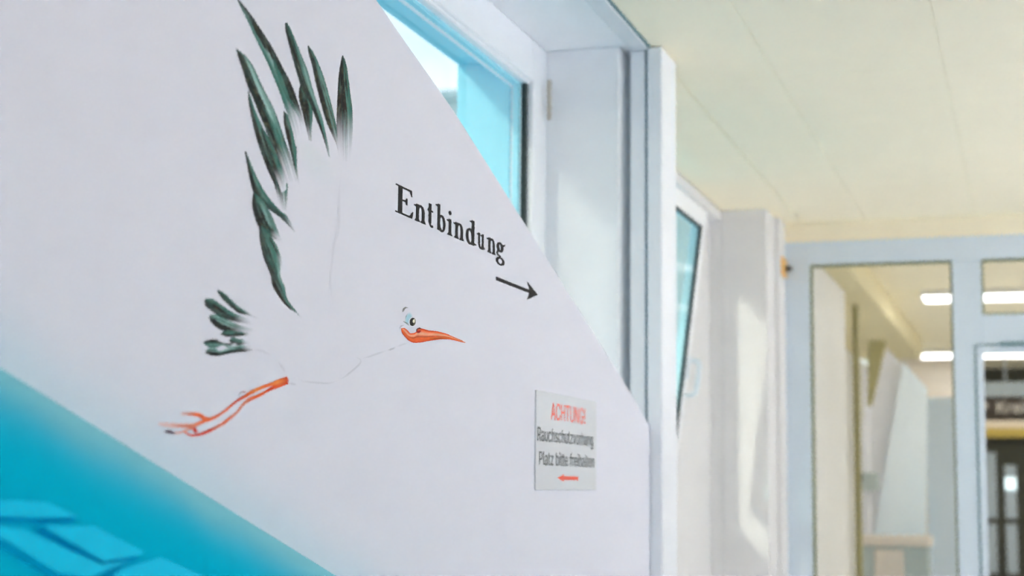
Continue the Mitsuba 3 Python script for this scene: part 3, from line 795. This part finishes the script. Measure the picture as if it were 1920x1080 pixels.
tag(obj('far_door', join(bx(pq(1738, 900)[0], pq(1800, 900)[0], yq, yq + 0.05, 0.6, pq(1740, 745)[1], 0.004), bx(pq(1738, 900)[0], pq(1800, 900)[0], yq - 0.02, yq + 0.06, 0.0, 0.9, 0.004)), 'pale_blue_paint'), 'pale blue wall panel behind the glass left of the mullion', 'door')
yq = 17.3
obj('fascia', bx(pq(1690, 900)[0], pq(1796, 900)[0], yq, yq + 0.1, 0, ZC - 0.004, 0.004), 'cabinet_cream', 'far_bulkhead')
tag('far_bulkhead', 'cream bulkhead above the pale blue panel beyond the glass', 'bulkhead')
yq = 12.2
obj('case', bx(pq(1606, 900)[0], pq(1646, 900)[0], yq, yq + 0.12, pq(1620, 920)[1], pq(1620, 886)[1], 0.008), 'grey_plastic', 'wall_dispenser')
obj('outlet', bx(pq(1606, 900)[0], pq(1617, 900)[0], yq - 0.03, yq, pq(1610, 902)[1], pq(1610, 886)[1], 0.006), 'black_plastic', 'wall_dispenser')
tag('wall_dispenser', 'grey wall dispenser on the slanted white panel beyond the glass', 'dispenser')
yq = 11.8
obj('carcass', bx(pq(1604, 1040)[0], pq(1740, 1040)[0], yq, yq + 0.36, 0, pq(1670, 1024)[1], 0.004), 'grey_plastic', 'low_cabinet')
obj('top', bx(pq(1604, 1010)[0], pq(1744, 1010)[0], yq - 0.02, yq + 0.38, pq(1670, 1024)[1], pq(1670, 1006)[1], 0.004), 'cabinet_cream', 'low_cabinet')
obj('door_panel', bx(pq(1640, 1040)[0], pq(1695, 1040)[0], yq - 0.018, yq, 0.1, pq(1670, 1030)[1], 0.004), 'cabinet_cream', 'low_cabinet')
tag('low_cabinet', 'low cream and grey cabinet beyond the fixed pane', 'cabinet')

# dark end of the far corridor, seen through the door
yq = YF
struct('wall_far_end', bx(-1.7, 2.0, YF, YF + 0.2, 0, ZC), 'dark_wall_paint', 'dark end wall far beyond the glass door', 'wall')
yq = 15.6
obj('beam', bx(px_x(1836, yq), XR, yq, yq + 0.1, pq(1880, 743)[1], pq(1880, 716)[1], 0.004), 'pale_blue_paint', 'far_beam')
tag('far_beam', 'pale blue grey ceiling beam seen through the glass door', 'beam')
yq = 15.0
obj('board', bx(px_x(1836, yq), 1.0, yq, yq + 0.05, pq(1880, 788)[1], pq(1880, 744)[1], 0.004), 'sign_board_brown', 'hanging_sign')
m = meshkit.text_mesh('Kreißsaal', pq(1880, 752)[1] - pq(1880, 773)[1], 0.004, True)
v = m.vertices
obj('lettering', trimesh.Trimesh(np.stack([px_x(1867, yq) + v[:, 0], yq - 0.001 - v[:, 2], pq(1880, 774)[1] + v[:, 1]], 1), m.faces[:, ::-1], process=False), 'sign_letter', 'hanging_sign')
dc = (px_x(1846, yq), yq - 0.004, pq(1846, 761)[1])
obj('symbol', cyl(dc, (dc[0], yq - 0.0005, dc[2]), 0.035, 24), 'sign_letter', 'hanging_sign')
for x in (-0.2, 0.9):
    obj('hanger', join(*[cyl([x, yq + 0.025, pq(1880, 744)[1]], [x, yq + 0.025, ZC], 0.006)]), 'door_metal', 'hanging_sign')
tag('hanging_sign', 'dark brown hanging sign with cream letters seen through the glass door', 'sign')
yq = 17.0
obj('face', bx(px_x(1836, yq), XR, yq, yq + 0.08, pq(1880, 803)[1], pq(1880, 788)[1], 0.003), 'beam_beige', 'far_lintel')
obj('lower_edge', bx(px_x(1836, yq), XR, yq, yq + 0.08, pq(1880, 820)[1], pq(1880, 803)[1], 0.003), 'beam_ochre', 'far_lintel')
tag('far_lintel', 'beige and ochre lintel below the hanging brown sign', 'lintel')
yq = 18.6
fd = tag('far_glazed_door', 'dark far door with narrow pale glass panes at the corridor end', 'door')
zf = lambda py: pq(1880, py)[1]
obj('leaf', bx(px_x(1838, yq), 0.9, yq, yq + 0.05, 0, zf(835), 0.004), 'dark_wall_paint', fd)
for (xa, xb, ya, yb, mt) in ((1843, 1866, 848, 972, 'pale_blue_paint'), (1881, 1903, 872, 972, 'pale_blue_paint'), (1843, 1864, 982, 1075, 'pale_blue_paint'), (1881, 1902, 982, 1075, 'pale_blue_paint')):
    obj('pane', bx(px_x(xa, yq), px_x(xb, yq), yq - 0.01, yq, zf(yb), zf(ya), 0.003), mt, fd)
b0 = obj('glow_spot', bx(px_x(1882, yq), px_x(1902, yq), yq - 0.02, yq - 0.0105, zf(918), zf(896), 0.004), 'lamp_body', fd)  # small glowing box for the bright spot in the pane
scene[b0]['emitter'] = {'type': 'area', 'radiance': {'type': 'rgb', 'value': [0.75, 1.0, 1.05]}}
tag(b0, 'bright lit spot')

# ------------------------------------------------------------------ outside
struct('ground_outside', bx(-60, -1.8, -40, 60, -4.2, -4.0), 'facade_grey', 'paved ground outside the windows', 'ground')
obj('wall', bx(-40.0, -8.0, 54.4, 70.0, -4, 15.6), 'facade_grey', 'neighbour_building')
obj('roof_edge', bx(-40.2, -7.8, 54.2, 70.2, 15.6, 15.95), 'facade_grey', 'neighbour_building')
tag('neighbour_building', 'grey blue neighbouring building low in the window behind the parapet', 'building')
